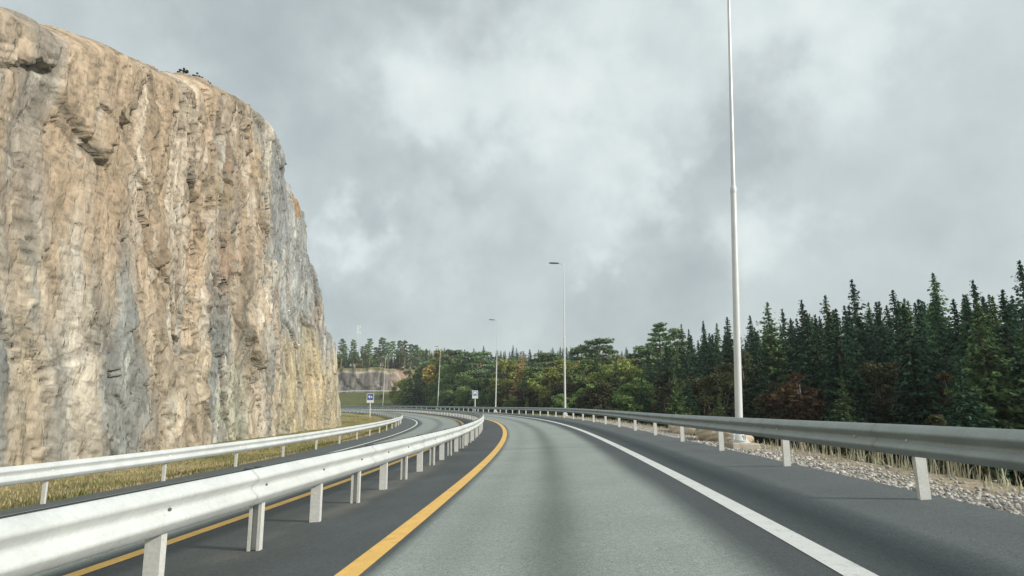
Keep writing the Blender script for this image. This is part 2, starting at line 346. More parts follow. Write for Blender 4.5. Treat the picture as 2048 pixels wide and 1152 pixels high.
def skirt(u,par):
    A=np.stack([P(sr,np.full(len(sr),u)),P(sr,np.full(len(sr),u+(.12 if u>0 else -.12)),-.16)],1); grid('road_edge',A,M_road,np.full(A.shape,.09),parent=par,flip=u<0)
skirt(6.98,rd); skirt(-6.98,rd2)

# ------------------------------------------------------------------ guardrails
WP=[(.0,.0),(.014,-.004),(.030,-.022),(.074,-.062),(.080,-.078),(.074,-.094),(.024,-.136),(.012,-.156),(.024,-.176),(.074,-.218),(.080,-.234),(.074,-.250),(.030,-.290),(.014,-.308),(.0,-.312)]
def beam(name,s0,s1,u,side,top,mt,par,scale=1.06):
    s=np.arange(s0,s1+.01,.5 if s1<200 else 1.)
    wob=fbm(s*.35,s*0+u,12)*.006
    prof=np.array(WP)*[1,scale]; inner=prof+np.array([-.008,0])
    ring=np.concatenate([prof,inner[::-1]])
    A=np.stack([P(s,u+side*(n)+wob,top+z+wob*.6) for n,z in np.concatenate([ring,ring[:1]])],1)
    return grid(name,A,mt,parent=par,flip=side>0)
def channel(w_,d_,h_,t=.008):           # C-section post : web across the road, open towards +y
    b=MB(); b.box((0,-d_/2+t/2,h_/2),(w_,t,h_)); 
    for sx in(-1,1):
        b.box((sx*(w_/2-t/2),t/2,h_/2),(t,d_-t,h_)); b.box((sx*(w_/2-t-.012),d_/2-t/2,h_/2),(.022,t,h_))
    return b
def post_run(par,s0,s1,step,u,w_,d_,h_,mt,alt=False,limit=100,face=0):
    me=mesh('post',*(lambda b:(b.v,b.f))(channel(w_,d_,h_+.35)),mt)
    ss=np.arange(s0,s1,step); rest=[]
    ss=sorted(ss,key=lambda q:abs(q))
    for k,s in enumerate(ss):
        p=P(s,u); idx=int(round((s-s0)/step))
        rz=head(s)+(math.pi if (alt and idx%2==0) else 0)+face
        if k<limit:
            o=link('post',me,par,(p[0],p[1],p[2]-.35)); o.rotation_euler=(R.normal()*.006,R.normal()*.008,rz)
        else: rest.append((p,rz))
    if rest:
        b=MB(); src=channel(w_,d_,h_+.35)
        for p,rz in rest:
            M=Matrix.Rotation(rz,3,'Z'); b.add([M@Vector(q)+Vector((p[0],p[1],p[2]-.35)) for q in src.v],src.f)
        tag(b.build('post',mt,par),kind='stuff')
def bolts(par,ss,u,side,top,mt=M_bolt,r=.016):
    b=MB(); b.tube([(0,0,0),(side*.012,0,0),(side*.02,0,0)],[r,r,r*.5],8); me=mesh('bolt',b.v,b.f,mt)
    for s in ss:
        p=P(s,u+side*.014,top); o=link('bolt',me,par,tuple(p)); o.rotation_euler=(0,0,head(s))
# median (double sided)
gm=tag(empty('guardrail',P(6.4,0)),'bright galvanised double guardrail on closely spaced posts along the dark median','guardrail')
def keep(o,par):                          # children built in world space: undo the parent's offset
    o.matrix_parent_inverse=par.matrix_world.inverted()
bpy.context.view_layer.update()
kids0=set(bpy.data.objects)
beam('beam',-14,260,.055,1,.765,M_galv,gm); beam('beam',-14,260,-.055,-1,.765,M_galv_shade,gm)
post_run(gm,6.5-1.585*10,250,1.585,0,.12,.07,.72,M_post,alt=True)
bolts(gm,np.arange(6.5-1.585*3,30,1.585),.055,1,.765-.165,M_dark,.013)
cb=MB().box((0,0,0),(.11,.03,.02),None,.004); cbm=mesh('splice_clip',cb.v,cb.f,M_dark)
for s in np.arange(2.4,26,4.0):
    for k in(-.10,.10):
        p=P(s+k,0,.765); o=link('splice_clip',cbm,gm,tuple(p)); o.rotation_euler=(0,0,head(s))
# right
gr=tag(empty('guardrail',P(12,6.75)),'grey guardrail seen on its shaded side along the right gravel verge','guardrail')
beam('beam',-16,265,6.66,-1,.775,M_galv_shade,gr)
post_run(gr,11.55-4*6,262,4.0,6.76,.11,.06,.73,M_post)
bolts(gr,np.arange(11.55-8,60,4.0),6.66,-1,.775-.165); bolts(gr,np.arange(12.75-8,60,4.0),6.66,-1,.775-.165)
# left
gl=tag(empty('guardrail',P(20,-6.8)),'galvanised guardrail on slim posts beside the grass strip below the cliff','guardrail')
beam('beam',-16,262,-6.70,1,.765,M_galv,gl)
post_run(gl,20.4-4*9,260,4.0,-6.80,.075,.05,.72,M_post)
bolts(gl,np.arange(20.4-8,60,4.0),-6.70,1,.765-.165)
def splice(par,ss,u,side,top,mt):
    for s in ss:
        q=np.linspace(s,s+.34,3); prof=np.array(WP)*[1,1.06]; ring=np.concatenate([prof+[.005,0],(prof+[.001,0])[::-1]])
        A=np.stack([P(q,u+side*n,top+z) for n,z in np.concatenate([ring,ring[:1]])],1); w_=fbm(q*.35,q*0+u,12)*.006
        A+=w_[:,None,None]*np.array([1,0,.6]); grid('splice_plate',A,mt,parent=par,flip=side>0)
splice(gm,np.arange(2.2,50,4.0),.055,1,.765,M_galv); splice(gr,np.arange(4.2,60,4.0),6.66,-1,.775,M_galv_shade); splice(gl,np.arange(18.2,60,4.0),-6.70,1,.765,M_galv)
# far one on top of the grass bank
def far_rail():
    xs=np.arange(-175,-38,3.); z=np.array([g1(x,WALL_Y-9.5) for x in xs]); 
    par=tag(empty('guardrail',(xs[0],WALL_Y-9.5,z[0])),'distant pale guardrail line on top of the green bank under the far rock cutting','guardrail')
    b=MB()
    for i in range(len(xs)-1):
        p=Vector((xs[i],WALL_Y-9.5,z[i]+.62)); q=Vector((xs[i+1],WALL_Y-9.5,z[i+1]+.62))
        dz=Vector((0,0,.17)); dy=Vector((0,-.05,0))
        b.add([p-dz-dy,q-dz-dy,q+dy*1.6-dz*.5,p+dy*1.6-dz*.5,q+dy-dz*0,p+dy-dz*0,q+dy*1.6+dz*.5,p+dy*1.6+dz*.5,q-dy+dz,p-dy+dz],[(0,1,2,3),(3,2,4,5),(5,4,6,7),(7,6,8,9),(1,0,9,8)])
    b.build('beam',M_galv,par)
    for i in range(0,len(xs),1):
        link('post',POSTME,par,(xs[i],WALL_Y-9.5,z[i]-.1))
    return par
c_=channel(.12,.07,.8); POSTME=mesh('post',c_.v,c_.f,M_post); far_rail()

# ------------------------------------------------------------------ lamp posts
LP=[(17.45,7.75,2.5,1.0,'tall galvanised street lamp nearest the camera, its base bolted to concrete behind the right guardrail'),
    (56.3,7.7,.5,0,'second street lamp along the right guardrail, standing alone against the cloudy sky'),
    (95.2,7.7,1.4,0,'third street lamp along the right guardrail, just right of the small blue sign'),
    (142.,7.7,2.0,0,'fourth street lamp, in front of the green trees right of the far rock cutting'),
    (181.,7.7,1.8,0,'farthest street lamp, in front of the pale far rock cutting')]
def lamp(s,u,lean,near,label,Hh=13.5):
    p=P(s,u); gz=g1(p[0],p[1]); base=Vector((p[0],p[1],p[2]-.02))
    r=tag(empty('street_lamp',base),label,'street lamp','street lamps behind the right guardrail')
    r.rotation_euler=(0,math.radians(lean),0)
    k=1.0 if near else .95; lowt=6.9
    MB().tube([(0,0,.30),(0,0,lowt)],[.098*k,.078*k],20).build('lower_shaft',M_pole,r,True)
    MB().tube([(0,0,lowt-.12),(0,0,lowt-.06),(0,0,lowt+.06),(0,0,lowt+.1)],[.079*k,.089*k,.085*k,.060*k],20).build('collar',M_pole,r,True)
    MB().tube([(0,0,lowt+.05),(0,0,Hh)],[.060*k,.038*k],16).build('upper_shaft',M_pole,r,True)
    b=MB(); b.tube([(0,0,.10),(0,0,.13),(0,0,.131),(0,0,.19),(0,0,.23),(0,0,.30),(0,0,.33)],[.21,.21,.17,.17,.15,.125,.10],24); b.build('base_flange',M_pole,r,True)
    b=MB()
    for q in range(4):
        a=q*math.pi/2+.5; x,y=.205*math.cos(a),.205*math.sin(a)
        b.tube([(x,y,.02),(x,y,.28)],[.02,.02],8); b.box((x,y,.235),(.06,.06,.03),bev=.006); b.box((x,y,.08),(.06,.06,.03),bev=.006)
    b.build('anchor_bolt',M_bolt,r,True)
    b=MB(); b.tube([(0,0,.055),(0,0,.085)],[.26,.26],24); b.build('base_plate',M_pole,r,True)
    MB().box((.05,0,-.10),(.72,.72,.30),bev=.03).build('foundation',M_conc,r)
    # arm + flat luminaire pointing over the road
    a=head(s); Rz=Matrix.Rotation(a,3,'Z')
    def X(v): return tuple(Rz@Vector(v))
    b=MB(); b.tube([X((0,0,Hh-.15)),X((-.03,0,Hh)),X((-.12,0,Hh+.06)),X((-.5,0,Hh+.09))],[.04,.04,.036,.032],10); b.build('arm',M_pole,r,True)
    b=MB()
    secs=[(-.42,.07,.03),(-.50,.13,.05),(-.75,.17,.06),(-1.15,.18,.05),(-1.32,.15,.03)]
    v=[];f=[]
    for (x,hw,hh) in secs:
        zc=Hh+.085-.02*x
        for (yy,zz) in ((-hw,-hh*.5),(-hw,hh*.3),(-hw*.6,hh),(hw*.6,hh),(hw,hh*.3),(hw,-hh*.5)): v.append(X((x,yy,zc+zz)))
    for i in range(len(secs)-1):
        for q in range(6): f.append((i*6+q,i*6+(q+1)%6,(i+1)*6+(q+1)%6,(i+1)*6+q))
    f.append(tuple(range(5,-1,-1))); f.append(tuple(range((len(secs)-1)*6,len(secs)*6)))
    b.add(v,f); hd=b.build('lamp_head',M_dark,r)
    b=MB(); b.box(X((-.95,0,Hh+.065)),(.42,.24,.02),Rz); b.build('lamp_glass',M_lens,hd)
for a in LP: lamp(*a)

# ------------------------------------------------------------------ signs
M_blue=mat('sign_blue',(.05,.10,.36),rough=.35); M_sw=mat('sign_white',(.78,.80,.80),rough=.4); M_pb=mat('sign_pale_blue',(.36,.47,.68),rough=.35)
def sign(px,Y,pyt,pyb,pybase,wd,label,blue,glyph):
    p=at(px,pybase,Y); t=at(px,pyt,Y); bt=at(px,pyb,Y); gz=g1(p[0],p[1]); 
    r=tag(empty('road_sign',(p[0],p[1],gz)),label,'road sign')
    h=t[2]-gz; hb=bt[2]-gz; M=None
    MB().tube([(0,.05,-.2),(0,.05,h-.1)],[.075,.075],12).build('post',M_sw,r,True)
    pl=MB().box((0,-.05,(h+hb)/2),(wd,.035,h-hb),bev=.01).build('panel',M_sw,r)
    hh=(h-hb); zc=hb+hh*.62
    MB().box((0,-.072,zc),(wd*.86,.008,hh*.66),bev=.002).build('blue_field',blue,pl)
    b=MB()
    if glyph==0:     # car with emergency pull-in shape
        b.box((-.16*wd/1.2,-.08,zc+.08),(.34,.008,.30)); b.box((-.12,-.08,zc-.14),(.14,.008,.22)); b.box((.22,-.08,zc-.02),(.30,.008,.16)); b.box((.16,-.08,zc+.12),(.14,.008,.12)); b.box((.30,-.08,zc-.16),(.10,.008,.14))
        b.build('symbol',M_sw,pl)
    else:
        b.box((0,-.08,zc-.22),(.36,.008,.10)); b.box((.05,-.08,zc-.10),(.10,.008,.14)); b.build('symbol',M_dark,pl)
        MB().box((0,-.08,zc+.14),(.42,.008,.34)).build('symbol',M_sw,pl)
sign(739.5,115,787,805.5,833,1.25,'white and blue road sign in the grass inside the curve, beside the cliff end',M_blue,0)
sign(950,111.6,781,797,818,1.0,'pale blue and white road sign behind the right guardrail, before the dark trees',M_pb,1)

# ------------------------------------------------------------------ near cliff
def cliff():
    prof=[(-40,10.5),(8,11.5),(22,14.8),(30,17.6),(36.4,20.0),(38.9,21.1),(42.5,22.3),(45.5,22.85),(47.5,22.8),(48.8,22.3),(49.9,20.9),(52.3,19.8),(54.9,18.4),(56.2,16.8),(57,15.1),(59.6,12.9),(61.5,10.3),(64,8.2),(66.6,5.9),(67.6,2.4),(68.9,-1.6),(70,-2.2)]
    ty=np.array([a for a,b in prof]); tz=np.array([b for a,b in prof])
    T=np.concatenate([np.arange(-40,10,1.0),np.arange(10,26,.2),np.arange(26,70.01,.1)])
    nv=225; V=np.linspace(0,1,nv)
    Ht=np.interp(T,ty,tz)+fbm(T*.6,T*0,41)*.35+fbm(T*2.5,T*0,42)*.22
    TT,VV=np.meshgrid(T,V,indexing='ij'); HH=np.repeat(Ht[:,None],nv,1)
    zb=-2.6; Z=zb+VV*(HH-zb)
    # ribs, blocks, facets (outward = +X)
    d=np.zeros(TT.shape)
    wq=TT+.05*Z+fbm(TT*.2,Z*.12,50)*1.6
    d+=fbm(wq*.25,Z*.04,51,2)*.9
    wj=wq+.25*fbm(TT*1.3,Z*.9,59,3)
    b1,b2,dx,dy,ci,cj=worley(wj*.34,Z*.10,52)
    d+=(_h(ci,cj,3)-.5)*.9+dx*(_h(ci,cj,4)-.5)*2.6+dy*(_h(ci,cj,6)-.5)*1.8
    d-=.35*(b2-b1<.035)
    q=wj
    c1,c2,ex,ey,ei,ej=worley(q*.95+Z*.10,Z*.30-TT*.08,61)
    d+=(_h(ei,ej,3)-.5)*.50+ex*(_h(ei,ej,4)-.5)*1.5+ey*(_h(ei,ej,6)-.5)*1.1-.14*(c2-c1<.04)
    f1,f2,hx,hy,hi,hj=worley(q*2.3-Z*.35,Z*.75+TT*.4,67)
    d+=(_h(hi,hj,3)-.5)*.20+hx*(_h(hi,hj,4)-.5)*.65+hy*(_h(hi,hj,6)-.5)*.55
    k1,k2,lx,ly,li,lj=worley(q*5.2+Z*.6,Z*1.9-TT*.7,69)
    fine=1-.55*sstep(TT,46,49)
    d+=fine*((_h(li,lj,3)-.5)*.06+lx*(_h(li,lj,4)-.5)*.20+ly*(_h(li,lj,6)-.5)*.18)
    edge=sstep(TT,69.5,62); d*=1-.5*sstep(TT,33,25)
    d*=(.25+.75*edge)*(1-.45*sstep(TT,44,50)); d-=.30
    back=.05*(Z+2)+ 2.2*np.clip((VV-.93)/.07,0,1)**2
    X=-15.6-.03*TT-back+d*.62
    Yo=TT+fbm(Z*.5,TT*.3,80)*.25*edge
    # roof rows going back
    nb=26; rows=[]
    off=np.linspace(0,1,nb+1)[1:]**1.6*70
    xb=X[:,-1]; 
    RX=xb[:,None]-off[None]; RY=np.repeat(T[:,None],nb,1)+fbm(off[None]*.2+T[:,None]*0,T[:,None]*.2,90)*2.2*sstep(off,0,8)[None]
    RZ=Ht[:,None]-.02*off[None]+fbm(RX*.15,RY*.15,91)*1.6*sstep(off,0,5)[None]*sstep(T,69,58)[:,None]
    A=np.concatenate([np.stack([X,Yo,Z],-1),np.stack([RX,RY,RZ],-1)],1)
    # rock colours : banding, iron stains, pale vein
    c=np.zeros(TT.shape+(3,)); 
    tan=C3(.44,.375,.285); grey=C3(.285,.295,.28); pale=C3(.60,.56,.48); rust=C3(.33,.20,.125); drk=C3(.15,.14,.115); ylw=C3(.46,.39,.24)
    c[:]=tan
    k=fbm(wq*.5,Z*.07,101,4)
    c=mixc(c,(1-sstep(TT,43,46.5))*sstep(Z+4*fbm(wq*.4,Z*.2,140),1,6)*.5,(.41,.315,.22))
    c=mixc(c,sstep(k,-.05,.35),grey); c=mixc(c,sstep(fbm(wq*.9,Z*.10,102,4),.1,.5)*.7,pale)
    lo=1-sstep(Z+fbm(wq*.4,Z*.3,121)*5,4,9)
    c=mixc(c,sstep(TT,46.3,49)*(1-lo)*(1-.0*Z)*.85*sstep(fbm(wq*.8,Z*.2,104)+.45,.1,.4),(.30,.315,.31))
    c=mixc(c,lo*sstep(TT,47,52)*.55,ylw)
    c=mixc(c,sstep(-np.abs(TT-44.5-.02*Z+fbm(Z*.25,TT*0,105)*1.1),-1.05,-.35)*sstep(Z,17,12)*.85,(.55,.48,.385))
    c=mixc(c,sstep(-np.abs(TT-41.6+.0*Z+fbm(Z*.3,TT*0,106)*.8),-.8,-.3)*sstep(Z,13,8)*.7,(.20,.20,.165))
    for (cy,cz,ry,rz,cc,kk) in ((39.2,8.8,1.6,2.3,(.36,.245,.175),.75),(38.3,15.6,.8,1.1,(.30,.18,.13),.6),(53.5,17.6,1.1,2.0,(.43,.27,.14),.8),(43.6,17.6,1.6,2.2,(.46,.36,.235),.7),(40.5,-.2,2.3,3.4,(.36,.37,.29),.6),
              (53.5,7.6,1.1,1.7,(.50,.38,.22),.7),(60.5,8.2,1.3,1.6,(.42,.27,.17),.6),(44.5,13,1.8,1.8,(.36,.27,.18),.5),(59,1.5,3.8,4,(.50,.40,.25),.5),(51,.5,2.0,3,(.50,.43,.27),.5),(37.5,13,1.8,1.6,(.45,.36,.22),.6)):
        n=fbm(TT*.7,Z*.5,int(cy*7))*.7; q2=np.hypot((TT-cy)/ry,(Z-cz)/rz)+n
        c=mixc(c,(1-sstep(q2,.7,1.15))*kk,cc)
    gz=sstep(TT,46.0,48.5)*(1-lo); c=mixc(c,gz*.62*(1-(1-sstep(np.hypot((TT-53.5)/1.3,(Z-17.6)/2.2),.7,1.2))),(.33,.345,.34))
    c=mixc(c,(1-sstep(TT,43.5,45.5))*sstep(Z,4,8)*.38,(.40,.29,.19))
    st=fbm(wq*3.2,Z*.16,111,4); c*=(1+.34*st)[...,None]
    st2=fbm(wq*1.1+Z*.25,Z*.8,112,5,.6); c*=(1+.16*st2)[...,None]
    c=mixc(c,sstep(vn(wq*2.3,Z*.5,114),.30,.42)*.45,(.62,.60,.52))
    hf=fbm(q*5.5+Z*.3,Z*.9,118,4,.65)+.5*fbm(wq*9,Z*.3,119,3); c*=np.clip(1+.24*hf,.5,1.4)[...,None]
    c*=(1+.26*(_h(ei,ej,9)-.5)+.20*(_h(hi,hj,9)-.5)+.18*(_h(li,lj,9)-.5))[...,None]
    for sd,ang in ((131,.5),(132,-.7),(133,.1)):
        ck=np.abs(fbm(wq*.9+Z*ang,Z*.35-wq*.2,sd,4)); c=mixc(c,(1-sstep(ck,0,.022))*sstep(fbm(wq*.3,Z*.2,sd+5),-.1,.2)*.6,drk*.8)
    c=mixc(c,(1-sstep(b2-b1,0,.05))*.55,drk); c=mixc(c,(1-sstep(c2-c1,0,.05))*.5,drk); c=mixc(c,(f2-f1<.045)*.4,drk)
    c=mixc(c,(1-sstep(np.abs(fbm(wq*.7+Z*.4,Z*.6,117,4)),0,.018))*.5,drk)
    rc=np.zeros(RX.shape+(3,)); rc[:]=C3(.22,.20,.11); rc=mixc(rc,sstep(fbm(RX*.5,RY*.5,115),-.1,.2)*.8,(.38,.33,.25))
    o=grid('rock_cliff',A,M_rock,np.clip(np.concatenate([c,rc],1),.02,.75),smooth=False,flip=True)
    tag(o,'tall vertical blasted rock face in tan, grey and rust rising left of the road','cliff',kind='structure')
    me=o.data
    # rock bolts
    b=MB(); b.tube([(0,0,0),(.05,0,0),(.12,0,0)],[.09,.08,.03],8)
    bm_=mesh('rock_bolt',b.v,b.f,M_bolt)
    for (px,py) in ((617,400),(543,410),(620,438),(606,520),(586,622),(498,286),(672,668),(562,700),(520,560),(604,690)):
        r_=ray(px,py); kk=(-15.6)/(r_[0]+.03*r_[1]+.05*r_[2]); yy=kk*r_[1]; zz=kk*r_[2]
        i=int(np.argmin(abs(T-yy))); j=int(np.clip(round((zz-zb)/(Ht[i]-zb)*(nv-1)),0,nv-1)); 
        link('rock_bolt',bm_,o,tuple(A[i,j]+np.array([.01,0,0])))
    return T,Ht,A,nv
CT,CH,CA,CNV=cliff()

# far rock cutting
def cutting():
    xs=np.arange(-190,-36.9,.6); V=np.linspace(0,1,34)
    XX,VV=np.meshgrid(xs,V,indexing='ij')
    tz=terrain(xs,np.full(len(xs),WALL_Y+3.2)); bz=terrain(xs,np.full(len(xs),WALL_Y-3))
    e=sstep(xs,-37,-49); top=bz+.2+(tz+.35-bz)*e
    Z=(bz-.6)[:,None]+VV*(top-bz+.6)[:,None]
    b1,b2,dx,dy,ci,cj=worley(XX*.28+Z*.05,Z*.12,210)
    d=(_h(ci,cj,3)-.5)*1.2+dx*(_h(ci,cj,4)-.5)*2.2+fbm(XX*.5,Z*.15,211)*1.3-.25*(1-sstep(b2-b1,0,.1))
    Y=WALL_Y-1.6-d*.8+VV*1.6+ (1-e)[:,None]*5
    rX=np.stack([XX[:,-1],Y[:,-1]+5,top-.3],-1)[:,None]
    A=np.concatenate([np.stack([XX,Y,Z],-1),rX],1)
    c=np.zeros(XX.shape+(3,)); c[:]=C3(.19,.175,.16); c=mixc(c,sstep(fbm(XX*.9,Z*.12,212),-.05,.35)*.9,(.34,.31,.28)); c=mixc(c,sstep(fbm(XX*.7,Z*.12,213),.0,.3)*.6,(.14,.135,.13))
    c*=(1+.6*fbm(XX*1.5,Z*.25,214,3))[...,None]; c=mixc(c,sstep(VV+.08*fbm(XX*.3,Z*.1,215),.88,.93),(.22,.20,.10))
    c=mixc(c,(sstep(XX,-54,-46)+0*Z)*.7,(.42,.32,.255)); c=mixc(c,sstep(VV+.08*fbm(XX*.3,Z*.1,215),.80,.84)*(1-sstep(VV+.08*fbm(XX*.3,Z*.1,215),.88,.92))*.7,(.50,.44,.36))
    c=np.concatenate([c,c[:,-1:]*.8],1)
    tag(grid('rock_cutting',A,M_rock2,c,smooth=False),'low grey rock wall far behind the green bank, pines on top','rock wall',kind='structure')
cutting()

# ------------------------------------------------------------------ trees
def cards(cen,size,dirs=None,flat=0.,asp=1.6,seed=0):
    r=np.random.default_rng(seed); n=len(cen)
    a=r.normal(size=(n,3)) if dirs is None else dirs+r.normal(size=(n,3))*.35
    a/=np.linalg.norm(a,axis=1,keepdims=True)+1e-9
    b=r.normal(size=(n,3)); b[:,2]*=(1-flat); b=np.cross(a,b) ; b/=np.linalg.norm(b,axis=1,keepdims=True)+1e-9
    if flat>0:
        bb=np.cross(a,np.tile([0,0,1.],(n,1))+r.normal(size=(n,3))*.5); bb/=np.linalg.norm(bb,axis=1,keepdims=True)+1e-9; b=bb
    s=(np.asarray(size)*r.uniform(.6,1.3,n))[:,None]
    p0=cen-a*s*asp*.5; p2=cen+a*s*asp*.5; mid=cen+r.normal(size=(n,3))*s*.12
    v=np.stack([p0,mid+b*s*.5,p2,mid-b*s*.5],1).reshape(-1,3)
    f=np.arange(4*n).reshape(n,4); return v,f
def spruce_mesh(seed,wd=.17,mt=M_spruce,bark=M_bark,z0=.06,dens=1.,droop=.25,name='crown',card=.0235,loose=0.):
    r=np.random.default_rng(seed); C=[];D=[]; S=[]; tr=MB(); n=int(50*dens)
    tr.tube([(0,0,-.03),(0,0,.02),(0,0,.5),(0,0,.98)],[.018,.014,.008,.001],7)
    asym=r.uniform(0,6.28)
    for k in range(n):
        t=z0+(1-z0)*((k+.5)/n)**.95
        if t>.995: continue
        L=wd*((1-t)**.93)*1.12*(.95 if t>z0+.08 else .75)*(1+.16*math.sin(k*1.7+seed))+.001
        nb=int(7+5*(1-t))
        for q in range(nb):
            a=r.uniform(0,6.283); l=L*r.uniform(.62,1.18)*(1+.12*math.cos(a-asym)+loose*r.normal()*.5)
            if r.random()<.06+loose*.3: continue
            m_=max(3,int(l/.012))
            u=np.linspace(.18,1,m_)+r.normal(size=m_)*.03
            
            x=np.cos(a)*l*u; y=np.sin(a)*l*u; z=t-droop*l*u+droop*1.3*l*u**2*.7*(t>.3)+r.normal(size=m_)*.004
            for rep in range(2):
                j=r.normal(size=(m_,3))*np.array([.007,.007,.006])*(.25+.75*(1-t)**.5)
                C.append(np.stack([x,y,z],-1)+j); d=np.tile([math.cos(a)*.8,math.sin(a)*.8,-.35-.3*rep],(m_,1)); D.append(d); S.append(np.full(m_,card*(.22+.78*(1-t)**.6)))
            if l>.05 and q%2==0: tr.tube([(0,0,t),(x[-1]*.8,y[-1]*.8,z[-1])],[.0035*(1-t)+.0012,.0006],4,False)
    tipz=np.linspace(.93,1.0,8); C.append(np.stack([tipz*0,tipz*0,tipz],-1)); D.append(np.tile([0,0,1.],(8,1))); S.append(np.full(8,card*.28))
    v,f=cards(np.concatenate(C),np.concatenate(S),np.concatenate(D),flat=.5,seed=seed)
    return mesh(name,v,f,mt),mesh('trunk',tr.v,tr.f,bark)
def clump_mesh(seed,kind,mt,bark,card=.021,per=190):
    r=np.random.default_rng(seed); tr=MB(); cen=[];rad=[]
    if kind=='pine':
        tr.tube([(0,0,-.03),(.005,0,.3),(-.008,.006,.65),(.004,0,.93)],[.022,.017,.012,.003],8)
        n=24
        for k in range(n):
            t=.42+.55*(k+.5)/n; a=k*2.4+r.uniform(-.4,.4); L=r.uniform(.05,.17)*(1.15-.75*((t-.5)/.5)**2 if t>.5 else .8)
            e=(L*math.cos(a),L*math.sin(a),t+r.uniform(0,.03)); tr.tube([(0,0,t-.03),(e[0]*.5,e[1]*.5,t-.015),e],[.006,.004,.001],5,False)
            cen.append(e); rad.append((r.uniform(.045,.075),r.uniform(.018,.032)))
            cen.append((e[0]*.5,e[1]*.5,e[2])); rad.append((.04,.018))
        cen.append((0,0,.965)); rad.append((.035,.03))
    elif kind=='tier':      # sparse tiered pine
        tr.tube([(0,0,-.03),(0,0,.5),(0,0,.985)],[.018,.011,.002],7)
        for k in range(15):
            t=.38+.6*k/14; 
            for q in range(3):
                a=r.uniform(0,6.28); L=r.uniform(.05,.15)*(1.1-.8*(t-.38)/.62)
                e=(L*math.cos(a),L*math.sin(a),t+.012); tr.tube([(0,0,t-.01),e],[.004,.001],4,False)
                cen.append(e); rad.append((.035,.012)); cen.append((e[0]*.5,e[1]*.5,t)); rad.append((.03,.01))
        cen.append((0,0,.98)); rad.append((.015,.025))
    else:
        tr.tube([(0,0,-.03),(.01,0,.2),(-.01,.01,.5),(0,0,.85)],[.022,.017,.011,.003],8)
        n=44 if kind=='dec' else 30
        for k in range(n):
            while True:
                p=r.uniform(-1,1,3); rr=np.linalg.norm(p)
                if .35<rr<1: break
            wz=.40 if kind=='dec' else .42; wx=(.27 if kind=='dec' else .46)
            top=.58 if kind=='dec' else .50
            sh=1-.35*max(0,p[2])
            e=np.array([p[0]*wx*sh,p[1]*wx*sh,top+p[2]*wz]); e[2]=min(e[2],.96)
            st=np.array([0,0,max(.12,e[2]*.55)]); md_=(st+e)/2+np.array([0,0,-.02])
            tr.tube([st,md_,e],[.007,.0045,.0012],5,False)
            cen.append(tuple(e)); q=r.uniform(.05,.10); rad.append((q,q*.75))
    C=[];S=[]
    for c,(a,b) in zip(cen,rad):
        m_=int(per*(a*b)/(.05*.03)*.55)+14; m_=min(m_,420)
        p=r.normal(size=(m_,3)); p/=np.linalg.norm(p,axis=1,keepdims=True); p*=r.uniform(.35,1.1,(m_,1))
        C.append(np.array(c)+p*[a,a,b]); S.append(np.full(m_,card))
    v,f=cards(np.concatenate(C),np.concatenate(S),None,asp=1.5,seed=seed)
    return mesh('crown',v,f,mt),mesh('trunk',tr.v,tr.f,bark)
def recol(pair,mt): 
    a=pair[0].copy(); a.materials[0]=mt; return (a,pair[1])
K={}
K['spruce']=[spruce_mesh(1,.18),spruce_mesh(2,.215),spruce_mesh(3,.16)]
K['spruce2']=[spruce_mesh(4,.18,M_spruce2),spruce_mesh(5,.215,M_spruce2,dens=.95,loose=.1)]
K['larch']=[spruce_mesh(6,.23,M_larch,z0=.12,dens=.75,loose=.3,droop=.1)]
K['pine']=[clump_mesh(11,'pine',M_pine,M_pbark,.019,200),clump_mesh(12,'pine',M_pine,M_pbark,.019,200),clump_mesh(13,'pine',M_pine,M_pbark,.019,200)]
K['tier']=[clump_mesh(14,'tier',M_pine,M_pbark,.017,200)]
d1=clump_mesh(21,'dec',M_dec,M_bbark); d2=clump_mesh(22,'dec',M_dec,M_bark); d3=clump_mesh(23,'dec',M_dec,M_bbark,.024,130)
K['dec']=[d1,d2]; K['yellow']=[recol(d2,M_yel),recol(d1,M_yel)]; K['ochre']=[recol(d3,M_ochre)]; K['brown']=[recol(d3,M_brown),recol(d1,M_brown)]; K['orange']=[recol(d3,M_orange)]
b1_=clump_mesh(31,'bush',M_dec,M_bark,.034,110); K['bush']=[b1_]; K['bbush']=[recol(b1_,M_brown)]; K['obush']=[recol(b1_,M_orange)]; K['ybush']=[recol(b1_,M_ochre)]
NAMES=dict(spruce='spruce_tree',spruce2='spruce_tree',larch='larch_tree',pine='pine_tree',tier='pine_tree',dec='deciduous_tree',yellow='deciduous_tree',ochre='deciduous_tree',brown='deciduous_tree',orange='deciduous_tree',bush='bush',bbush='bush',obush='bush',ybush='bush')
TREES=[]
def tree(kind,x,y,h,label,group,wf=1.,z=None,v=None):
    me=K[kind][v if v is not None else int(R.integers(len(K[kind])))]
    z=g1(x,y) if z is None else z
    r=tag(empty(NAMES[kind],(x,y,z-.1),R.uniform(0,6.28)),label,'bush' if 'bush' in kind else 'tree',group)
    r.scale=(h*wf,h*wf,h); r.rotation_euler.x=R.normal()*.018; r.rotation_euler.y=R.normal()*.018
    link('trunk',me[1],r); link('crown',me[0],r); TREES.append((x,y)); return r
def hero(kind,px,py,Y,label,wf=1.,v=None,group=None):
    p=at(px,py,Y); z=g1(p[0],p[1]); tree(kind,p[0],p[1],max(1.,p[2]-z+.1),label,group,wf*(1.15 if kind in('spruce','spruce2') else 1),z,v)
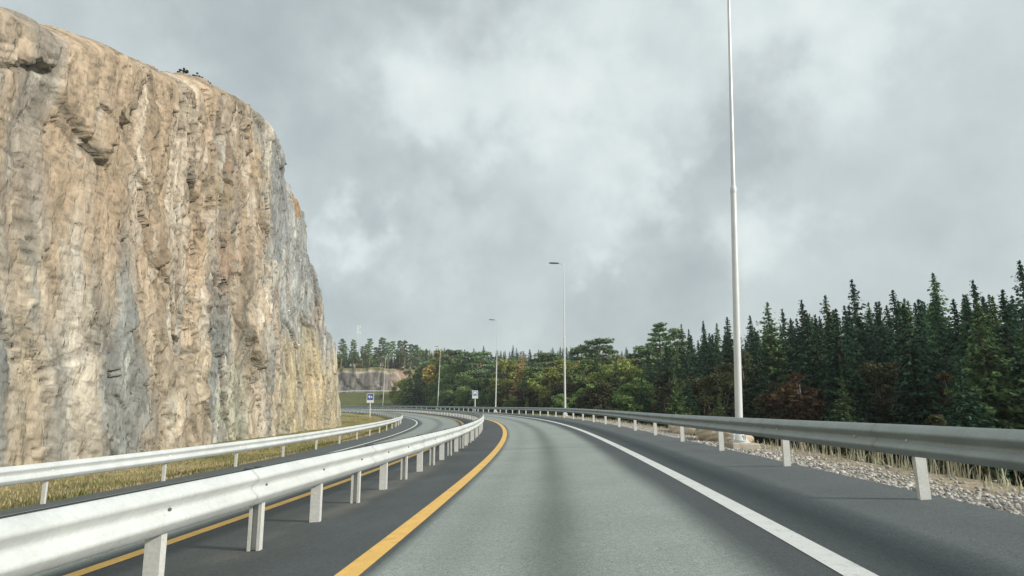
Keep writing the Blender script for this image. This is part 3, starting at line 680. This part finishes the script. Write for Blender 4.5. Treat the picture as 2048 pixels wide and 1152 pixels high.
H_=[('tier',1325,648,86,'sparse tiered pine sticking up at the left end of the dark spruce stand',1.15),
 ('spruce2',1362,648,84,'lighter green pointed spruce just right of the sparse tiered pine',.9),
 ('spruce',1384,659,88,'short dark spruce tip between the two lighter green spruces',.9),
 ('spruce',1407,641,80,'slender dark spruce with a thin spire left of the nearest street lamp',.85),
 ('spruce2',1430,646,78,'light green spruce with a thin spire immediately left of the nearest street lamp',.9),
 ('spruce',1460,634,72,'dark spruce half hidden behind the nearest street lamp pole',1.),
 ('spruce',1494,632,66,'dark spruce just right of the nearest street lamp pole',1.05),
 ('spruce2',1534,604,60,'tall broad pointed spruce right of the nearest street lamp, highest of its row',1.25),
 ('spruce',1570,618,62,'dark spruce close right of the tall broad pointed spruce',1.),
 ('spruce',1592,600,56,'tall dark spruce third to the right of the nearest street lamp',1.1),
 ('spruce2',1650,590,54,'light green spruce in the right part of the stand beyond the tall dark spruce',1.1),
 ('spruce',1710,560,52,'very tall dark spruce toward the right edge of the stand',1.),
 ('spruce',1790,580,50,'dark spruce left of the olive leaved tree near the right edge',1.1),
 ('spruce2',1870,545,50,'tall light spruce near the right edge',1.1),
 ('spruce',1950,560,46,'dark spruce second from the right edge',1.1),
 ('spruce',2040,520,46,'dark tall spruce cut by the right edge',1.1),
 ('pine',1297,688,98,'bushy pine left of the sparse tiered pine',1.5),
 ('pine',1345,655,90,'crooked pine right behind the sparse tiered pine',.8),
 ('pine',1193,676,122,'tall pine with layered crown standing above the yellow trees in the middle',1.3),
 ('pine',1163,688,126,'pine with dark crown left of the tall layered pine',1.1),
 ('pine',1096,704,122,'broad green pine left of the second street lamp',1.45),
 ('larch',1045,702,128,'orange brown larch in the middle of the forest edge',1.25),
 ('yellow',1012,716,134,'yellow green tree left of the orange brown larch',1.1),
 ('yellow',1226,704,124,'bright yellow topped tree right of the tall layered pine',1.3),
 ('ochre',1176,724,112,'orange yellow tree right of the second street lamp',1.1),
 ('yellow',1258,716,108,'yellow green leafy tree right of the yellow topped tree',1.25),
 ('dec',1225,738,100,'olive green leafy tree below the yellow topped tree',1.3),
 ('brown',1345,734,70,'brownish broad leafless looking tree below the sparse tiered pine',1.5),
 ('brown',1296,742,82,'brown grey leafy tree left of the broad brownish tree',1.2),
 ('orange',1330,790,62,'small rust orange tree low behind the right guardrail',1.1),
 ('brown',1486,698,54,'olive brown leafy tree straddling the nearest street lamp pole',1.0),
 ('brown',1436,742,50,'dark brown leafy tree left of the nearest street lamp',1.1),
 ('orange',1592,738,44,'orange brown leafy tree in front of the tall spruces at right',1.2),
 ('brown',1555,760,46,'dull brown shrubby tree left of the orange brown leafy tree',1.1),
 ('brown',1760,720,40,'olive leaved tree in front of spruces far right',1.1),
 ('orange',1900,735,38,'rusty leaved tree low at the right edge',1.1),
 ('spruce2',820,738,171,'light green fir at the left end of the forest beside the far rock cutting',1.35),
 ('spruce',836,746,170,'dark fir directly right of the leftmost light green fir',1.3),
 ('yellow',886,696,215,'pale green tree top behind the fourth street lamp',1.1),
 ('dec',862,712,190,'dull green leafy tree left of the fourth street lamp',1.2),
 ('pine',908,700,180,'dark pine above the trees between fourth and third street lamps',1.3),
 ('pine',935,704,165,'green pine above the right hand blue sign',1.4),
 ('pine',964,702,160,'green pine left of the third street lamp',1.3)]
for a in H_: hero(a[0],a[1],a[2],a[3],a[4],a[5])
# fill of the forest wall, individual trees
ENV=([780,800,845,850,900,1000,1100,1150,1200,1250,1300,1340,1400,1450,1500,1560,1600,1700,2048,2500],[745,745,738,712,704,708,712,705,700,715,705,680,664,658,655,640,628,605,570,540])
FL={'spruce':'plain dark spruce inside the dense forest wall behind the right guardrail','spruce2':'lighter green spruce in the dense forest wall behind the right guardrail','pine':'green pine in the dense forest wall behind the right guardrail','dec':'green leafy tree in the dense forest wall behind the right guardrail',
 'yellow':'small yellow green tree within the forest wall behind the right guardrail','brown':'dull brown leafy tree low in the forest wall behind the right guardrail','ochre':'small ochre tree within the forest wall behind the right guardrail','orange':'small orange tree within the forest wall','bush':'green bush at the foot of the forest wall behind the right guardrail','bbush':'brown bush at the foot of the forest wall behind the right guardrail'}
def pxof(x,y,z):
    c,s=math.cos(TILT),math.sin(TILT); dep=y*c+z*s; return 1024+F*x/dep,576-F*(-y*s+z*c)/dep
cnt=0; tries=0
while cnt<215 and tries<6000:
    tries+=1
    s=R.uniform(8,200); uu=13.5+R.random()**1.3*48
    p=P(s,uu); x,y=p[0],p[1]
    if x<-37 and y>150: continue
    if min([9]+[math.hypot(x-a,y-b) for a,b in TREES[-400:]])<2.6: continue
    px,_=pxof(x,y,0)
    if px>2350 or px<805: continue
    z=g1(x,y); 
    ey=np.interp(px,*ENV)+abs(R.normal())*16+3
    ht=at(px,ey,y)[2]-z
    if px>1290: kind=R.choice(['spruce','spruce','spruce','spruce2','spruce','spruce2'] )
    else: kind=R.choice(['spruce','spruce2','pine','dec','dec','yellow','ochre','brown','pine'],p=[.14,.12,.2,.2,.12,.09,.04,.04,.05])
    if uu<20: kind=R.choice(['brown','spruce','spruce2','spruce','spruce2'] if px>1290 else ['brown','dec','spruce','dec','spruce2']); ht*=R.uniform(.5,.85)
    ht=min(ht,19); 
    if ht<3: continue
    tree(kind,x,y,ht,FL[kind],'trees of the forest wall behind the right guardrail',1.25 if kind!='pine' else 1.15); cnt+=1
n2=0; tries=0
while n2<75 and tries<5000:
    tries+=1
    s=R.uniform(6,110); uu=21+R.random()*22; p=P(s,uu); x,y=p[0],p[1]; px,_=pxof(x,y,0)
    if px<1285 or px>2300 or min([9]+[math.hypot(x-a,y-b) for a,b in TREES])<1.9: continue
    z=g1(x,y); ey=np.interp(px,*ENV)+abs(R.normal())*10+2
    if uu<18: ey+=R.uniform(20,90)
    ht=min(at(px,ey,y)[2]-z,20)
    if ht<3: continue
    kind=R.choice(['spruce','spruce','spruce','spruce2']); tree(kind,x,y,ht,FL[kind],'trees of the forest wall behind the right guardrail',1.15); n2+=1
# undergrowth at the forest foot
for s in np.arange(10,196,2.6):
    uu=R.uniform(11.5,14.5); p=P(s+R.uniform(-1,1),uu)
    if p[0]<-34: continue
    kind='bbush' if s<62 else R.choice(['bush','bbush']); tree(kind,p[0],p[1],R.uniform(1.6,3.4),FL[kind],'bushes at the foot of the forest wall',.9)
# far ridge of spruces
for px in np.arange(835,1330,5.2):
    Y=R.uniform(335,430); p=at(px+R.uniform(-3,3),R.choice([R.normal(704,4),R.normal(697,4)]),Y); z=g1(p[0],p[1])
    tree('spruce',p[0],p[1],float(np.clip(p[2]-z,6,22)),'dark bluish spruce on the distant ridge above the middle forest','spruces on the distant ridge',R.uniform(1.1,1.7),z)
# pines on the hill above the far rock cutting
HP=[(684,677,5,'pine beside the cliff edge on the far hill'),(693,690,5,'short pine second from the cliff edge on the far hill'),(708,679,4,'narrow pine just left of the radio mast'),(726,692,4,'low pine right of the radio mast'),(733,688,4,'narrow pine right of the low pine near the radio mast'),(741,677,4,'taller narrow pine, right one of the pair beyond the radio mast'),(753,694,4,'low dark pine between the narrow pair and the tall pine group'),(766,675,6,'tallest pine on the hill above the far rock cutting'),(777,684,5,'pine right next to the tallest hill pine'),(787,682,5,'second pine right of the tallest hill pine'),(800,681,5,'pine with bare trunk near the middle of the far hill'),(810,680,5,'broad pine with bare trunk on the far hill'),(822,688,5,'pine left of the last two on the far hill'),(833,689,5,'next to last pine at the right end of the far hill'),(853,696,5,'lone pointed tree at the right end of the far hill')]
for i,(px,py,wf,lb) in enumerate(HP):
    Y=268+R.uniform(0,14); hero('pine' if i!=14 else 'spruce',px,py,Y,lb,.72+.09*(wf-4),None)
for px in np.arange(640,850,6.5):
    Y=R.uniform(284,318); p=at(px,R.uniform(697,708),Y); tree(R.choice(['dec','spruce','spruce2']),p[0],p[1],float(np.clip(p[2]-g1(p[0],p[1]),5,14)),'dark tree in the second row on the far hill above the rock cutting','second row of trees on the far hill',1.0)
for px in np.arange(686,860,6.):
    Y=R.uniform(266,275); p=at(px,735,Y); k=R.choice(['ybush','bbush','obush','bush'] if px<790 else ['obush','bbush']); tree(k,p[0],p[1],R.uniform(1.2,2.9),'low autumn coloured bush on top of the far rock cutting','bushes on top of the far rock cutting',1.1)
p=at(761,806,222); tree('bush',p[0],p[1],1.9,'lone dark shrub on the green bank left of the farthest street lamp',None,.8)
# shrubs on top of the cliff
for yy in (37.5,38.3,39.2,40.2,41.2,43.4):
    i=int(np.argmin(abs(CT-yy))); q=CA[i,CNV-1]; tree('bbush',q[0]-.5,q[1],R.uniform(.5,.95),'small dry shrub on the rounded top of the near cliff','shrubs on the near cliff top',1.,q[2]-.05)

# radio mast
def mast():
    Y=330; b=at(714,716,Y); z=g1(b[0],b[1]); t=at(716.5,650,Y)
    r=tag(empty('radio_mast',(b[0],Y,z)),'slim white radio mast with antennas above the trees on the far hill','mast')
    h=t[2]-z; MB().tube([(0,0,0),(.15,0,h*.8),(.2,0,h)],[.16,.12,.07],8).build('pole',M_pole,r,True)
    for dx,dz,hh in((-.6,-4.0,1.5),(.8,-4.0,1.5),(-.4,-1.6,2.4),(.8,-1.0,1.2)):
        b_=MB().box((dx+.2,-.2,h+dz),(.55,.35,hh),bev=.08); b_.build('antenna',M_sw,r)
    b_=MB()
    for dz in(-4.4,-1.5): b_.box((.3,0,h+dz),(1.6,.12,.12))
    b_.build('bracket',M_pole,r)
mast()

# ------------------------------------------------------------------ boulder, gravel, grasses
def boulder(name,c,d,seed,label):
    n=28; th_=np.linspace(0,2*np.pi,2*n); ph=np.linspace(0,np.pi,n); TH,PH=np.meshgrid(th_,ph)
    x=np.sin(PH)*np.cos(TH);y=np.sin(PH)*np.sin(TH);z=np.cos(PH)
    w_=worley(x*1.5+y*.7+seed,z*1.6+y+seed,seed); k=1+.28*(w_[1]-w_[0])-.1+.1*fbm(x*2+seed,z*2+y*2,seed); 
    k=np.where(TH>6.28,k[:, :1],k)
    A=np.stack([x*k*d[0],y*k*d[1],z*k*d[2]],-1)
    o=grid(name,A,M_boulder,smooth=True,flip=True); o.location=c; tag(o,label,'boulder'); return o
p=P(27,8.6); boulder('boulder',(p[0]+.6,p[1],g1(p[0],p[1])+.12),(1.0,2.6,.50),3,'long low tan boulder lying on the verge behind the right guardrail')
p=P(21.5,8.5); boulder('boulder',(p[0],p[1],g1(p[0],p[1])+.12),(.8,1.5,.50),8,'rounded tan boulder nearest to the street lamp foundation')
def scatter_stones():
    r=np.random.default_rng(5); V=[];Fc=[]; ico=np.array([(0,0,1),(.9,0,.4),(.28,.85,.4),(-.72,.52,.4),(-.72,-.52,.4),(.28,-.85,.4),(.72,.52,-.4),(-.28,.85,-.4),(-.9,0,-.4),(-.28,-.85,-.4),(.72,-.52,-.4),(0,0,-1)])
    fc=np.array([(0,1,2),(0,2,3),(0,3,4),(0,4,5),(0,5,1),(1,6,2),(2,7,3),(3,8,4),(4,9,5),(5,10,1),(2,6,7),(3,7,8),(4,8,9),(5,9,10),(1,10,6),(6,11,7),(7,11,8),(8,11,9),(9,11,10),(10,11,6)])
    s=4+r.random(8500)**1.5*60; u=7.0+np.abs(r.normal(size=len(s)))*.75; pp=P(s,u); zz=terrain(pp[:,0],pp[:,1])
    for i in range(len(s)):
        k=r.uniform(.012,.036)*(1.6 if r.random()<.06 else 1); q=ico*r.uniform(.6,1.3,(12,1))*k*[1,1,.7]; a=r.uniform(0,6.28)
        q=np.stack([q[:,0]*math.cos(a)-q[:,1]*math.sin(a),q[:,0]*math.sin(a)+q[:,1]*math.cos(a),q[:,2]],-1)+[pp[i,0],pp[i,1],zz[i]+k*.3]
        V.append(q); Fc.append(fc+12*i)
    tag(link('gravel',mesh('gravel',np.concatenate(V),np.concatenate(Fc),M_stone)),'loose pale stones along the edge of the right shoulder','gravel',kind='stuff')
scatter_stones()
def blades(name,xy,z,h,wd,mt,label,cat,lean=.35,seed=1):
    r=np.random.default_rng(seed); n=len(xy); a=r.uniform(0,6.28,n); hh=h*r.uniform(.5,1.25,n)
    dx=np.stack([np.cos(a),np.sin(a)],-1)*(wd*r.uniform(.6,1.3,n))[:,None]; l=r.normal(size=(n,2))*lean*hh[:,None]
    b=np.concatenate([xy,(z-.02)[:,None]],1)
    v=np.empty((n,5,3)); v[:,0,:2]=xy-dx; v[:,1,:2]=xy+dx; v[:,0,2]=v[:,1,2]=z-.03
    v[:,2,:2]=xy+dx*.7+l*.4; v[:,3,:2]=xy-dx*.7+l*.4; v[:,2,2]=v[:,3,2]=z+hh*.6; v[:,4,:2]=xy+l; v[:,4,2]=z+hh
    i=np.arange(n)[:,None]*5; f=np.concatenate([i+np.array([0,1,2]),i+np.array([0,2,3]),i+np.array([3,2,4])])
    tag(link(name,mesh(name,v.reshape(-1,3),f,mt)),label,cat,kind='stuff')
r=np.random.default_rng(9)
s=r.uniform(8,150,60000); s=8+(s-8)**1.0; u=-7.15-np.abs(r.random(60000))**1.3*7.5
pp=P(s,u); pn=fbm(pp[:,0]*.35,pp[:,1]*.35,77); ok=(pn<.02)&((pp[:,0]>-16.4)|(pp[:,1]>66)); zz=terrain(pp[:,0],pp[:,1])
blades('dry_grass',pp[ok][:,:2],zz[ok],.11,.012,M_dry,'straw coloured dry grass strip between the left guardrail and the cliff','grass')
ok=(pn>=-.03)&((pp[:,0]>-16.4)|(pp[:,1]>66)); blades('green_grass',pp[ok][:,:2],zz[ok],.12,.014,M_olive,'olive green grass patches within the strip below the cliff','grass',seed=3)
s=r.uniform(3,75,1800); u=8.3+r.random(1800)*1.4; pp=P(s,u); zz=terrain(pp[:,0],pp[:,1]); blades('verge_grass',pp[:,:2],zz,.15,.010,M_stalk,'short dry grass on the gravel verge behind the right guardrail','grass',seed=4)
s=r.uniform(9,19,240); u=8.9+r.random(240)*1.3; pp=P(s,u); zz=terrain(pp[:,0],pp[:,1]); blades('dry_stalks',pp[:,:2],zz,.62,.012,M_stalk,'tall dry stalks standing on the slope edge behind the nearest street lamp base','grass',.16,seed=6)
# small lumps in the grass under the cliff: fallen stones
def rel():
    bpy.context.view_layer.update()
    for o in bpy.data.objects:
        if o.parent and o.parent.name.startswith('guardrail') and o.parent.parent is None:
            o.matrix_parent_inverse=o.parent.matrix_world.inverted()
rel()

def haze():
    hm=bpy.data.materials.new('haze'); hm.use_nodes=True; n=hm.node_tree.nodes; l=hm.node_tree.links; n.remove(n['Principled BSDF'])
    v=n.new('ShaderNodeVolumePrincipled'); v.inputs['Density'].default_value=.0004; v.inputs['Color'].default_value=(.80,.88,.92,1); v.inputs['Anisotropy'].default_value=0
    l.new(v.outputs[0],n['Material Output'].inputs['Volume'])
    b=MB().box((0,640,25),(2100,1640,90)); tag(link('haze',mesh('haze',b.v,b.f,hm)),'thin pale haze over the whole landscape','haze',kind='stuff')
haze()
